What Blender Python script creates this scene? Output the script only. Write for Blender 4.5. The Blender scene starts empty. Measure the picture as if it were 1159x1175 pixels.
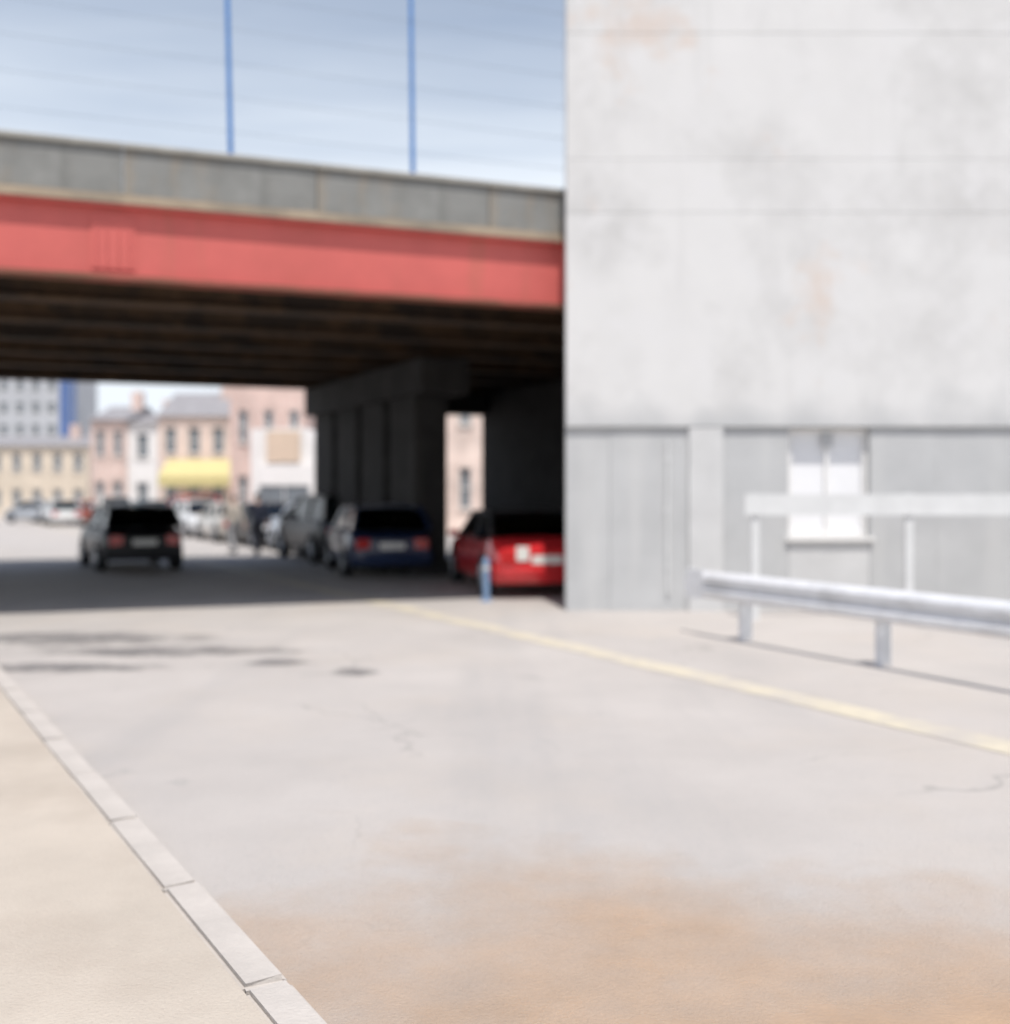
import bpy, bmesh, math, random
from mathutils import Vector, Matrix
R = math.radians
random.seed(7)
scene = bpy.context.scene
C = scene.collection

# ------------------------------------------------------------------ camera
F = 1243.0                      # focal length in photograph pixels (1159 px wide)
CX, HY, CAMH = 579.5, 570.0, 1.6
cam_data = bpy.data.cameras.new('camera')
cam = bpy.data.objects.new('camera', cam_data); C.objects.link(cam)
cam.location = (0, 0, CAMH)
cam.rotation_euler = (R(90), 0, 0)
cam_data.sensor_fit = 'HORIZONTAL'
cam_data.sensor_width = 36.0
cam_data.lens = 36.0 * F / 1159.0
cam_data.shift_y = (HY - 587.5) / 1159.0
cam_data.clip_start = 0.05
cam_data.clip_end = 6000
cam_data.dof.use_dof = True
cam_data.dof.focus_distance = 3.1
cam_data.dof.aperture_fstop = 1.15
scene.camera = cam

# ------------------------------------------------------------------ sky and sun
SUN_EL, SUN_AZ = R(66), R(172)          # azimuth clockwise from +Y; behind the camera, a little to the right
world = bpy.data.worlds.new('World'); scene.world = world
world.use_nodes = True
wn = world.node_tree.nodes; wl = world.node_tree.links
for n in list(wn): wn.remove(n)
sky = wn.new('ShaderNodeTexSky'); sky.sky_type = 'NISHITA'; sky.sun_disc = False
sky.sun_elevation = SUN_EL; sky.sun_rotation = SUN_AZ
sky.air_density = 1.0; sky.dust_density = 1.5; sky.ozone_density = 1.4; sky.altitude = 0
bg = wn.new('ShaderNodeBackground'); bg.inputs['Strength'].default_value = 0.10
wo = wn.new('ShaderNodeOutputWorld')
# thin high cloud over the whole sky: denser towards the horizon, where one looks through more of it
def wnode(t, **kw):
    n = wn.new(t)
    for k, v in kw.items(): setattr(n, k, v)
    return n
tcw = wnode('ShaderNodeTexCoord'); sep = wnode('ShaderNodeSeparateXYZ'); wl.new(tcw.outputs['Generated'], sep.inputs[0])
up = wnode('ShaderNodeMath', operation='MAXIMUM'); wl.new(sep.outputs[2], up.inputs[0]); up.inputs[1].default_value = .06
dv = wnode('ShaderNodeVectorMath', operation='DIVIDE'); cbw = wnode('ShaderNodeCombineXYZ')
for i in range(3): wl.new(up.outputs[0], cbw.inputs[i])
wl.new(tcw.outputs['Generated'], dv.inputs[0]); wl.new(cbw.outputs[0], dv.inputs[1])
mpw = wnode('ShaderNodeMapping'); mpw.inputs['Scale'].default_value = (.35, 1.1, 1); mpw.inputs['Rotation'].default_value = (0, 0, R(-20))
wl.new(dv.outputs[0], mpw.inputs[0])
cn = wnode('ShaderNodeTexNoise'); cn.inputs['Scale'].default_value = 1.6; cn.inputs['Detail'].default_value = 7; cn.inputs['Roughness'].default_value = .55
wl.new(mpw.outputs[0], cn.inputs['Vector'])
tau = wnode('ShaderNodeMapRange'); tau.inputs['From Min'].default_value = .3; tau.inputs['From Max'].default_value = .7
tau.inputs['To Min'].default_value = -.010; tau.inputs['To Max'].default_value = -.026
wl.new(cn.outputs['Fac'], tau.inputs['Value'])
up2 = wnode('ShaderNodeMath', operation='POWER'); wl.new(up.outputs[0], up2.inputs[0]); up2.inputs[1].default_value = 3.6
path = wnode('ShaderNodeMath', operation='DIVIDE'); wl.new(tau.outputs[0], path.inputs[0]); wl.new(up2.outputs[0], path.inputs[1])
exn = wnode('ShaderNodeMath', operation='EXPONENT'); wl.new(path.outputs[0], exn.inputs[0])
cmix = wnode('ShaderNodeMix', data_type='RGBA')
cmix.inputs['A'].default_value = (7.2, 7.7, 8.3, 1)
wl.new(exn.outputs[0], cmix.inputs['Factor']); wl.new(sky.outputs[0], cmix.inputs['B'])
wl.new(cmix.outputs['Result'], bg.inputs[0]); wl.new(bg.outputs[0], wo.inputs[0])
sd = bpy.data.lights.new('sun', 'SUN'); sd.energy = 3.2; sd.angle = R(0.6); sd.color = (1.0, 0.96, 0.91)
sun = bpy.data.objects.new('sun', sd); C.objects.link(sun)
to_sun = Vector((math.sin(SUN_AZ)*math.cos(SUN_EL), math.cos(SUN_AZ)*math.cos(SUN_EL), math.sin(SUN_EL)))
sun.rotation_euler = to_sun.to_track_quat('Z', 'Y').to_euler()
sun.location = to_sun * 60
scene.view_settings.view_transform = 'Standard'
scene.view_settings.look = 'None'
scene.view_settings.exposure = 0.38
scene.view_settings.gamma = 1.0
scene.view_settings.use_curve_mapping = False

# ------------------------------------------------------------------ helpers
def px(x, y=None, d=None, z=0.0):
    """photograph pixel -> world point, for a depth d or (without d) on the plane of height z"""
    if d is None: d = F * (CAMH - z) / (y - HY)
    X = (x - CX) / F * d
    return Vector((X, d, CAMH - (y - HY) / F * d if y is not None else z))
def zz(y, d): return CAMH - (y - HY) / F * d

def tag(o, label=None, cat=None, group=None, kind=None):
    if label: o['label'] = label
    if cat: o['category'] = cat
    if group: o['group'] = group
    if kind: o['kind'] = kind
    return o
def thing(name, label, cat, loc=(0,0,0), rz=0.0, group=None):
    o = bpy.data.objects.new(name, None); C.objects.link(o)
    o.empty_display_size = 0.2
    o.location = loc; o.rotation_euler = (0, 0, rz)
    return tag(o, label, cat, group)
def link_mesh(name, me, parent=None, loc=None, rot=None):
    o = bpy.data.objects.new(name, me); C.objects.link(o)
    if parent: o.parent = parent
    if loc is not None: o.location = loc
    if rot is not None: o.rotation_euler = rot
    return o
def finish(bm, name, m, parent=None, smooth=False, bevel=0.0, loc=None, rot=None, seg=2):
    if bevel > 0:
        bmesh.ops.bevel(bm, geom=[e for e in bm.edges if e.is_manifold and e.calc_face_angle(0) > R(25)],
                        offset=bevel, segments=seg, profile=0.5, affect='EDGES')
    bmesh.ops.recalc_face_normals(bm, faces=bm.faces)
    me = bpy.data.meshes.new(name)
    bm.to_mesh(me); bm.free()
    if m: me.materials.append(m)
    if smooth:
        for p in me.polygons: p.use_smooth = True
        try: me.set_sharp_from_angle(angle=R(38))
        except Exception: pass
    return link_mesh(name, me, parent, loc, rot)
def bx(bm, x0, x1, y0, y1, z0, z1):
    vs = [bm.verts.new(p) for p in ((x0,y0,z0),(x1,y0,z0),(x1,y1,z0),(x0,y1,z0),(x0,y0,z1),(x1,y0,z1),(x1,y1,z1),(x0,y1,z1))]
    for f in ((0,3,2,1),(4,5,6,7),(0,1,5,4),(1,2,6,5),(2,3,7,6),(3,0,4,7)):
        bm.faces.new([vs[i] for i in f])
    return bm
def box(name, m, b, parent=None, bevel=0.0):
    return finish(bx(bmesh.new(), *b), name, m, parent, bevel=bevel)
def prism(bm, pts, d0, d1, axis='Y'):
    """extrude a polygon; axis Y: pts are (x,z), axis X: pts are (y,z), axis Z: pts are (x,y)"""
    def mk(p, d):
        return {'Y': (p[0], d, p[1]), 'X': (d, p[0], p[1]), 'Z': (p[0], p[1], d)}[axis]
    a = [bm.verts.new(mk(p, d0)) for p in pts]; b = [bm.verts.new(mk(p, d1)) for p in pts]
    n = len(pts)
    bm.faces.new(a); bm.faces.new(b[::-1])
    for i in range(n): bm.faces.new((a[i], b[i], b[(i+1)%n], a[(i+1)%n]))
    return bm
def tube(bm, p0, p1, r0, r1=None, n=10):
    p0, p1 = Vector(p0), Vector(p1); r1 = r0 if r1 is None else r1
    q = (p1 - p0).to_track_quat('Z', 'Y')
    a, b = [], []
    for i in range(n):
        t = 2*math.pi*i/n; v = q @ Vector((math.cos(t), math.sin(t), 0))
        a.append(bm.verts.new(p0 + v*r0)); b.append(bm.verts.new(p1 + v*r1))
    for i in range(n): bm.faces.new((a[i], a[(i+1)%n], b[(i+1)%n], b[i]))
    bm.faces.new(a[::-1]); bm.faces.new(b)
    return bm

# ------------------------------------------------------------------ materials
def mat(name, col, rough=0.75, var=0.18, scale=6.0, bump=0.0, bscale=60.0, metal=0.0, spec=0.5, coat=0.0,
        col2=None, stain=None, streak=None, coords='Object', detail=6):
    m = bpy.data.materials.new(name); m.use_nodes = True
    nt = m.node_tree; N = nt.nodes; L = nt.links
    b = N['Principled BSDF']
    b.inputs['Roughness'].default_value = rough
    b.inputs['Metallic'].default_value = metal
    b.inputs['Specular IOR Level'].default_value = spec
    b.inputs['Coat Weight'].default_value = coat
    tc = N.new('ShaderNodeTexCoord')
    n1 = N.new('ShaderNodeTexNoise'); n1.inputs['Scale'].default_value = scale; n1.inputs['Detail'].default_value = detail
    n1.inputs['Roughness'].default_value = 0.6
    L.new(tc.outputs[coords], n1.inputs['Vector'])
    rp = N.new('ShaderNodeValToRGB')
    c2 = col2 or tuple(c*(1-var*1.6) for c in col)
    c3 = tuple(min(1, c*(1+var)) for c in col)
    rp.color_ramp.elements[0].position = 0.28; rp.color_ramp.elements[0].color = (*c2, 1)
    rp.color_ramp.elements[1].position = 0.72; rp.color_ramp.elements[1].color = (*c3, 1)
    L.new(n1.outputs['Fac'], rp.inputs['Fac'])
    out = rp.outputs['Color']
    def layer(out, colr, sc, lo, hi, amount, stretch=(1,1,1)):
        mp = N.new('ShaderNodeMapping'); mp.inputs['Scale'].default_value = stretch
        mp.inputs['Location'].default_value = (sc*1.7, sc*3.1, sc*.7)
        L.new(tc.outputs[coords], mp.inputs['Vector'])
        n = N.new('ShaderNodeTexNoise'); n.inputs['Scale'].default_value = sc; n.inputs['Detail'].default_value = 7
        n.inputs['Roughness'].default_value = 0.65
        L.new(mp.outputs[0], n.inputs['Vector'])
        mr = N.new('ShaderNodeMapRange'); mr.inputs['From Min'].default_value = lo; mr.inputs['From Max'].default_value = hi
        mr.inputs['To Max'].default_value = amount
        L.new(n.outputs['Fac'], mr.inputs['Value'])
        mx = N.new('ShaderNodeMix'); mx.data_type = 'RGBA'
        L.new(mr.outputs[0], mx.inputs['Factor']); L.new(out, mx.inputs['A']); mx.inputs['B'].default_value = (*colr, 1)
        return mx.outputs['Result']
    for s in (stain or []): out = layer(out, *s)
    if streak: out = layer(out, *streak)
    L.new(out, b.inputs['Base Color'])
    if bump > 0:
        n2 = N.new('ShaderNodeTexNoise'); n2.inputs['Scale'].default_value = bscale; n2.inputs['Detail'].default_value = 8
        L.new(tc.outputs[coords], n2.inputs['Vector'])
        bp = N.new('ShaderNodeBump'); bp.inputs['Strength'].default_value = bump; bp.inputs['Distance'].default_value = 0.02
        L.new(n2.outputs['Fac'], bp.inputs['Height']); L.new(bp.outputs[0], b.inputs['Normal'])
    return m
def brick_mat(name, c1, c2, mortar, bw=0.22, bh=0.075):
    m = bpy.data.materials.new(name); m.use_nodes = True
    N = m.node_tree.nodes; L = m.node_tree.links; b = N['Principled BSDF']; b.inputs['Roughness'].default_value = 0.85
    tc = N.new('ShaderNodeTexCoord'); sx = N.new('ShaderNodeSeparateXYZ'); ad = N.new('ShaderNodeMath'); ad.operation = 'ADD'
    cb = N.new('ShaderNodeCombineXYZ')
    L.new(tc.outputs['Object'], sx.inputs[0]); L.new(sx.outputs[0], ad.inputs[0]); L.new(sx.outputs[1], ad.inputs[1])
    L.new(ad.outputs[0], cb.inputs[0]); L.new(sx.outputs[2], cb.inputs[1])
    br = N.new('ShaderNodeTexBrick'); br.inputs['Scale'].default_value = 1.0
    br.inputs['Brick Width'].default_value = bw; br.inputs['Row Height'].default_value = bh; br.inputs['Mortar Size'].default_value = 0.006
    br.inputs['Color1'].default_value = (*c1,1); br.inputs['Color2'].default_value = (*c2,1); br.inputs['Mortar'].default_value = (*mortar,1)
    L.new(cb.outputs[0], br.inputs['Vector'])
    n = N.new('ShaderNodeTexNoise'); n.inputs['Scale'].default_value = 0.8; n.inputs['Detail'].default_value = 6
    L.new(tc.outputs['Object'], n.inputs['Vector'])
    mx = N.new('ShaderNodeMix'); mx.data_type = 'RGBA'; mx.blend_type = 'MULTIPLY'
    mr = N.new('ShaderNodeMapRange'); mr.inputs['From Min'].default_value = .3; mr.inputs['From Max'].default_value = .7
    mr.inputs['To Min'].default_value = .75; mr.inputs['To Max'].default_value = 1.15
    L.new(n.outputs['Fac'], mr.inputs['Value']); mx.inputs['Factor'].default_value = 1
    L.new(br.outputs['Color'], mx.inputs['A']); L.new(mr.outputs[0], mx.inputs['B'])
    L.new(mx.outputs['Result'], b.inputs['Base Color'])
    return m

M = {}
M['road'] = mat('road_surface', (.49,.455,.425), .88, .07, .7, .6, 90, coords='Object',
    stain=[((.42,.395,.375), .22, .50, .68, .7, (1,1,1)), ((.52,.46,.40), .40, .50, .72, .6, (1,1,1)), ((.29,.28,.27), 2.3, .66, .74, .5, (1,1,1)),
           ((.33,.31,.30), 70, .55, .72, .6, (1,1,1)), ((.55,.52,.49), 95, .60, .75, .6, (1,1,1))],
    streak=((.37,.355,.345), .9, .54, .72, .45, (1,.08,1)))
def add_cracks(m, scale, width, col, amount):
    N = m.node_tree.nodes; L = m.node_tree.links; b = N['Principled BSDF']
    tc = N.new('ShaderNodeTexCoord'); ns = N.new('ShaderNodeTexNoise'); ns.inputs['Scale'].default_value = 1.2; ns.inputs['Detail'].default_value = 8
    L.new(tc.outputs['Object'], ns.inputs['Vector'])
    vm = N.new('ShaderNodeVectorMath'); vm.operation = 'MULTIPLY_ADD'; vm.inputs[1].default_value = (1.1,1.1,0)
    L.new(ns.outputs['Color'], vm.inputs[0]); L.new(tc.outputs['Object'], vm.inputs[2])
    vo = N.new('ShaderNodeTexVoronoi'); vo.feature = 'DISTANCE_TO_EDGE'; vo.inputs['Scale'].default_value = scale; L.new(vm.outputs[0], vo.inputs['Vector'])
    mr = N.new('ShaderNodeMapRange'); mr.inputs['From Min'].default_value = width*scale; mr.inputs['From Max'].default_value = 0; mr.inputs['To Max'].default_value = amount
    L.new(vo.outputs['Distance'], mr.inputs['Value'])
    n2 = N.new('ShaderNodeTexNoise'); n2.inputs['Scale'].default_value = .5; L.new(tc.outputs['Object'], n2.inputs['Vector'])
    m2 = N.new('ShaderNodeMapRange'); m2.inputs['From Min'].default_value = .48; m2.inputs['From Max'].default_value = .56; L.new(n2.outputs['Fac'], m2.inputs['Value'])
    mu = N.new('ShaderNodeMath'); mu.operation = 'MULTIPLY'; L.new(mr.outputs[0], mu.inputs[0]); L.new(m2.outputs[0], mu.inputs[1])
    mx = N.new('ShaderNodeMix'); mx.data_type = 'RGBA'; src = b.inputs['Base Color'].links[0].from_socket
    L.new(mu.outputs[0], mx.inputs['Factor']); L.new(src, mx.inputs['A']); mx.inputs['B'].default_value = (*col,1)
    L.new(mx.outputs['Result'], b.inputs['Base Color'])
add_cracks(M['road'], .38, .014, (.20,.19,.18), .4)
M['ground'] = mat('open_ground', (.42,.39,.36), .92, .14, .25, .3, 20)
M['pavement'] = mat('pavement_concrete', (.50,.44,.37), .9, .08, 1.2, .3, 70, stain=[((.40,.34,.28), .8, .5, .68, .6, (1,1,1)), ((.36,.31,.26), 75, .56, .72, .6, (1,1,1)), ((.60,.54,.47), 110, .60, .75, .6, (1,1,1))])
M['kerb'] = mat('kerb_concrete', (.50,.46,.42), .88, .1, 3, .3, 70)
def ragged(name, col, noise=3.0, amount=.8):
    """a thin soft layer of colour on the road: full in the middle, breaking up at its edge"""
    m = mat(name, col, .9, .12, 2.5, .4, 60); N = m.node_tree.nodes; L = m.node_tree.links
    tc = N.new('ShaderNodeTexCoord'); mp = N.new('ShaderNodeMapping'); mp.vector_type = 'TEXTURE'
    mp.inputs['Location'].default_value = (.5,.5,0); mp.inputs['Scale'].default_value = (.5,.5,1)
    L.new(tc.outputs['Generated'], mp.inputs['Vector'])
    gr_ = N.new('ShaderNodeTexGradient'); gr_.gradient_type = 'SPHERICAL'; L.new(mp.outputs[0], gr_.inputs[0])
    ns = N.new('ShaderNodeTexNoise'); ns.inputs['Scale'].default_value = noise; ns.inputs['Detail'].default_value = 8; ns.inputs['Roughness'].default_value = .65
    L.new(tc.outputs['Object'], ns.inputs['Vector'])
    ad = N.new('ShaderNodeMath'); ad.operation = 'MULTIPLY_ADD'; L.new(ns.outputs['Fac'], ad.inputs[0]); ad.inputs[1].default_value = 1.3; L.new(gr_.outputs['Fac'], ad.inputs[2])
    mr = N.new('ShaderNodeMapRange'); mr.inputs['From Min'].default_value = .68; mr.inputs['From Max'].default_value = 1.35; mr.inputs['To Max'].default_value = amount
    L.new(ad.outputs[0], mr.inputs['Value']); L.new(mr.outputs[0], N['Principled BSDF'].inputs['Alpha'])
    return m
M['yellow_line'] = mat('faded_yellow_paint', (.59,.53,.41), .75, .06, 5, .2, 80, stain=[((.45,.415,.385), 2.5, .42, .64, .85, (1,1,1))])
M['patch'] = ragged('dark_patch_material', (.19,.185,.185), 2.2)
M['peach_tint'] = ragged('peach_tint_sheet', (.57,.37,.215), .35, .95)
M['parapet'] = mat('weathered_parapet_concrete', (.23,.232,.22), .9, .12, 2.2, .4, 40,
    stain=[((.32,.25,.17), 1.4, .5, .68, .6, (1,1,.35))], streak=((.13,.13,.12), 3.0, .52, .72, .6, (1,1,.06)))
M['coping'] = mat('coping_concrete', (.34,.33,.30), .9, .12, 3, .3, 40)
M['red'] = mat('red_girder_paint', (.57,.125,.108), .6, .08, 1.0, .12, 12, spec=.4,
    stain=[((.49,.11,.09), .9, .52, .7, .7, (1,1,1))], streak=((.36,.13,.08), 2.2, .54, .74, .6, (1,1,.07)))
M['flange'] = mat('rusting_red_flange', (.30,.085,.06), .75, .15, 1.5, .2, 20, stain=[((.16,.08,.045), 1.3, .42, .6, .85, (1,1,1))])
M['deck_edge'] = mat('stained_deck_edge', (.36,.29,.21), .9, .12, 2, .3, 40, stain=[((.22,.19,.15), 1.1, .48, .64, .8, (1,1,1))])
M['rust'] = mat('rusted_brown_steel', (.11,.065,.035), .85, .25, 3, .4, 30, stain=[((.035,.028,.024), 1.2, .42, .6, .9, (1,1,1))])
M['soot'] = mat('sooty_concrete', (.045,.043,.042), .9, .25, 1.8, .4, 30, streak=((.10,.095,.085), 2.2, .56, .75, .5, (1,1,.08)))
M['post'] = mat('blue_painted_post', (.05,.19,.48), .5, .15, 8)
M['wire'] = mat('galvanised_wire', (.36,.43,.50), .5, .1, 9, metal=.3)
M['galv'] = mat('galvanised_steel', (.74,.75,.77), .45, .07, 5, .15, 40, metal=.2, stain=[((.52,.52,.52), 2.2, .52, .7, .6, (1,1,1))])
M['white_paint'] = mat('white_railing_paint', (.64,.645,.64), .5, .05, 4)
M['wall_white'] = mat('bleached_pale_wall', (.64,.635,.625), .85, .03, 1.1, .25, 35, coords='Object',  # pale mottled bleaching put into the wall colour
    stain=[((.50,.495,.485), .55, .47, .66, .75, (1,1,1)), ((.60,.51,.45), .75, .60, .70, .7, (1,1,1)), ((.64,.635,.63), 1.5, .52, .66, .8, (1,1,1))],
    streak=((.47,.465,.455), 2.4, .56, .78, .45, (1,1,.07)))
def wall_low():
    """pale wall with underpass shade put into its foot as grey, with an uneven upper limit"""
    m = M['wall_white'].copy(); m.name = 'pale_wall_shade_grey_foot'; N = m.node_tree.nodes; L = m.node_tree.links; b = N['Principled BSDF']
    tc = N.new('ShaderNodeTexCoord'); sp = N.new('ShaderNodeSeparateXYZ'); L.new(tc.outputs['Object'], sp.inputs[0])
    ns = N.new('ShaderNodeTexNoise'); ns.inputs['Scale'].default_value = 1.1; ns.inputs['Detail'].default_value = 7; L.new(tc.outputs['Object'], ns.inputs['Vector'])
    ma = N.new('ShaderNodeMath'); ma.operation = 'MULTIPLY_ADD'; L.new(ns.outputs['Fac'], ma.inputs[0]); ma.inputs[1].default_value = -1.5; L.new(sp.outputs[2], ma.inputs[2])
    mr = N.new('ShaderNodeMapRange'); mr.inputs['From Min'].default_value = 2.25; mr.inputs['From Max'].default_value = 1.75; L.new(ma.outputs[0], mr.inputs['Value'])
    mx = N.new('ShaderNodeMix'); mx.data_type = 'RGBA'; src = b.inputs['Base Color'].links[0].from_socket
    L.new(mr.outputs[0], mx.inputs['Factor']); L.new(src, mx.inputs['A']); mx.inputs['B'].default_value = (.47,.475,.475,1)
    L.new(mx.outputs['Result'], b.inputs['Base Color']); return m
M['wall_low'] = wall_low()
M['wall_grey'] = mat('wall_shade_grey', (.47,.475,.475), .85, .06, 1.3, .25, 40,  # faded underpass shade put into the lower wall colour
    stain=[((.40,.405,.405), .7, .48, .66, .7, (1,1,1))], streak=((.54,.54,.53), 1.8, .52, .7, .55, (1,1,.07)))
M['wall_mid'] = mat('light_grey_render', (.56,.56,.555), .85, .06, 1.6, .25, 40)
M['opening_pane'] = mat('bright_opening_pane', (.80,.80,.81), .25, .03, 3, spec=.5)
M['brick'] = brick_mat('red_brick', (.66,.47,.40), (.70,.54,.48), (.68,.62,.57))
M['brick_pink'] = brick_mat('pale_pink_brick', (.74,.56,.48), (.78,.63,.55), (.72,.66,.60))
M['brick_dark'] = brick_mat('dull_red_brick', (.62,.43,.37), (.66,.48,.42), (.66,.60,.55))
M['render_white'] = mat('white_house_render', (.80,.78,.76), .85, .05, .8, .2, 25)
M['render_tan'] = mat('tan_house_render', (.66,.57,.46), .85, .1, .6, .2, 25)
M['tower_grey'] = mat('grey_tower_cladding', (.48,.49,.51), .6, .08, .3)
M['blue_glass'] = mat('blue_tower_glazing', (.08,.16,.40), .2, .1, .5)
M['slate'] = mat('slate_roofing', (.30,.29,.30), .8, .15, 2)
M['sign_tan'] = mat('tan_sign_board', (.66,.52,.40), .6, .06, 2)
M['awning'] = mat('yellow_awning_canvas', (.60,.52,.25), .8, .06, 3)
M['glass'] = mat('window_glass', (.17,.19,.21), .08, .1, 2, spec=.6)
M['frame_white'] = mat('white_window_frame', (.80,.79,.77), .55, .03, 5)
M['tyre'] = mat('tyre_rubber', (.02,.02,.021), .85, .2, 12)
M['rim'] = mat('alloy_rim', (.50,.51,.53), .35, .08, 9, metal=.7)
M['trim'] = mat('black_plastic_trim', (.025,.025,.027), .6, .15, 9)
def car_glass():
    m = bpy.data.materials.new('tinted_car_glass'); m.use_nodes = True
    N = m.node_tree.nodes; L = m.node_tree.links; N.remove(N['Principled BSDF'])
    t = N.new('ShaderNodeBsdfTransparent'); t.inputs[0].default_value = (.62,.68,.70,1)
    g = N.new('ShaderNodeBsdfGlossy'); g.inputs['Roughness'].default_value = .03
    fr = N.new('ShaderNodeFresnel'); fr.inputs[0].default_value = 1.5
    mx = N.new('ShaderNodeMixShader'); L.new(fr.outputs[0], mx.inputs[0]); L.new(t.outputs[0], mx.inputs[1]); L.new(g.outputs[0], mx.inputs[2])
    L.new(mx.outputs[0], N['Material Output'].inputs[0]); return m
M['car_glass'] = car_glass()
M['lamp_red'] = mat('red_lamp_lens', (.55,.02,.02), .15, .1, 9, coat=.6)
M['lamp_clear'] = mat('clear_lamp_lens', (.72,.74,.76), .12, .05, 9, coat=.6)
M['plate'] = mat('pale_number_plate', (.78,.77,.72), .4, .03, 9)
M['bollard'] = mat('blue_grey_bollard_paint', (.20,.30,.46), .5, .12, 9)
def paint(name, col, rough=.28):
    return mat(name, col, rough, .05, 2.0, coat=.6)
P = {'black': mat('black_car_paint', (.010,.010,.012), .35, .05, 2.0, spec=.35), 'red': paint('red_car_paint', (.60,.025,.03)),
     'blue': paint('dark_blue_car_paint', (.018,.035,.09)), 'charcoal': mat('charcoal_car_paint', (.03,.031,.034), .35, .05, 2.0, spec=.4),
     'silver': paint('silver_blue_car_paint', (.58,.63,.70)), 'white': paint('white_car_paint', (.78,.78,.77)),
     'beige': paint('beige_car_paint', (.56,.52,.46)), 'brown': paint('red_brown_car_paint', (.36,.10,.07)),
     'grey': paint('mid_grey_car_paint', (.38,.40,.43)), 'teal': paint('dark_teal_car_paint', (.05,.12,.16))}

# ------------------------------------------------------------------ ground, road, pavement
RD = Vector((.475, -.880)); RD.normalize()          # along the road, towards the camera
NR = Vector((-RD.y, RD.x))                          # across the road, to the right
def rp(n, k):                                       # n metres right of the camera line, k metres along (away from the camera)
    p = NR*n - RD*k
    return (p.x, p.y)
def sheet(name, quad, z, m, kind='structure', sub=1, parent=None):
    bm = bmesh.new()
    bm.faces.new([bm.verts.new((p[0], p[1], z)) for p in quad])
    o = finish(bm, name, m, parent)
    if o.data.polygons[0].normal.z < 0: o.data.flip_normals()
    if kind and not parent: o['kind'] = kind
    return o
sheet('ground', ((-2500,-2500),(2500,-2500),(2500,2500),(-2500,2500)), 0.0, M['ground'])
sheet('road', (rp(-3,-14), rp(34,-14), rp(34,120), rp(-3,120)), .004, M['road'])
# one broad worn edge line
for i, n in enumerate((6.09,)):
    bm = bmesh.new()
    pts = [rp(n-.17,-9), rp(n+.17,-9), rp(n+.17,80), rp(n-.17,80)]
    o = sheet('road_marking', pts, .008, M['yellow_line'])
# pavement slab and kerb stones on the near left
KA, KB = Vector((-3.70, 8.36)), Vector((-.68, 3.41))
KD = (KA-KB).normalized(); KN = Vector((KD.y, -KD.x))       # along (away), across (towards the road)
def kp(n, k):
    p = KB + KN*n + KD*k; return (p.x, p.y)
bm = bmesh.new()
prism(bm, [kp(-3.2,-9), kp(-.152,-9), kp(-.152,60), kp(-3.2,60)], -.05, .086, 'Z')
pav = finish(bm, 'pavement', M['pavement']); pav['kind'] = 'structure'
kmes = []
for v in range(4):
    rnd = random.Random(v); kb = bmesh.new(); bx(kb, -.075, .075, -.497, .497, -.05, .09)
    bmesh.ops.bevel(kb, geom=[e for e in kb.edges], offset=.016, segments=2, affect='EDGES')
    for vt in kb.verts:
        if vt.co.z > .05: vt.co += Vector((rnd.uniform(-.004,.004), rnd.uniform(-.002,.002), rnd.uniform(-.005,.003)))
    kme = bpy.data.meshes.new('kerb_stone'); kb.to_mesh(kme); kb.free(); kme.materials.append(M['kerb']); kmes.append(kme)
kang = math.atan2(KD.y, KD.x) - math.pi/2
for i in range(22):
    x, y = kp(-.075, -4.5 + i)
    link_mesh('kerb_stone', kmes[random.randrange(4)], pav, (x, y, random.uniform(-.003,.003)), (0, 0, kang + random.uniform(-.003,.003)))
# soft-edged dark patches on the road
def blob_patch(cx, cy, rx, ry, ang, z, m, seed, name='dark_patch'):
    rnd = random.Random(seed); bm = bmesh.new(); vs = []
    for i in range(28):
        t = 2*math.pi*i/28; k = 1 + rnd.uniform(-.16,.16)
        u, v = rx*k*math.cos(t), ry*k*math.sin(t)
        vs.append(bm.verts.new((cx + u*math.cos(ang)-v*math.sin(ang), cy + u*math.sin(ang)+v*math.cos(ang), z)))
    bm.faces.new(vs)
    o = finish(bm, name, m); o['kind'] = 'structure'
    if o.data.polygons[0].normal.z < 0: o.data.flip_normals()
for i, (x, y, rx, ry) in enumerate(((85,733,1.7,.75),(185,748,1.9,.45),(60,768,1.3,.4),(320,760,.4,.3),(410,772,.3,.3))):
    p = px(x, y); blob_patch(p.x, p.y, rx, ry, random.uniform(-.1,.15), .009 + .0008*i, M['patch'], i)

blob_patch(.6, 1.6, 6.5, 3.6, 0, .016, M['peach_tint'], 40, 'peach_tint_sheet')  # added tan sheet giving the near ground its peach tint

# ------------------------------------------------------------------ overpass
BA = math.atan(.363)
P0 = Vector((-5.73, 13.2, 0))
bridge = thing('overpass_bridge', 'road overpass with grey concrete parapet and red steel edge girder over dark underpass', 'bridge', P0, BA)
BW = 13.0                       # width across
S0, S1 = -26.0, 34.0            # extent along
ZU, ZT, ZP = 4.31, 5.27, 6.02   # girder bottom, girder top, parapet top
inv = Matrix.Rotation(-BA, 3, 'Z')
def loc(p):                     # world -> bridge local (s, t)
    q = inv @ (Vector((p[0], p[1], 0)) - P0); return q.x, q.y
box('deck_slab', M['soot'], (S0, S1, .12, BW-.12, ZT-.12, ZT+.16), bridge)
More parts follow.
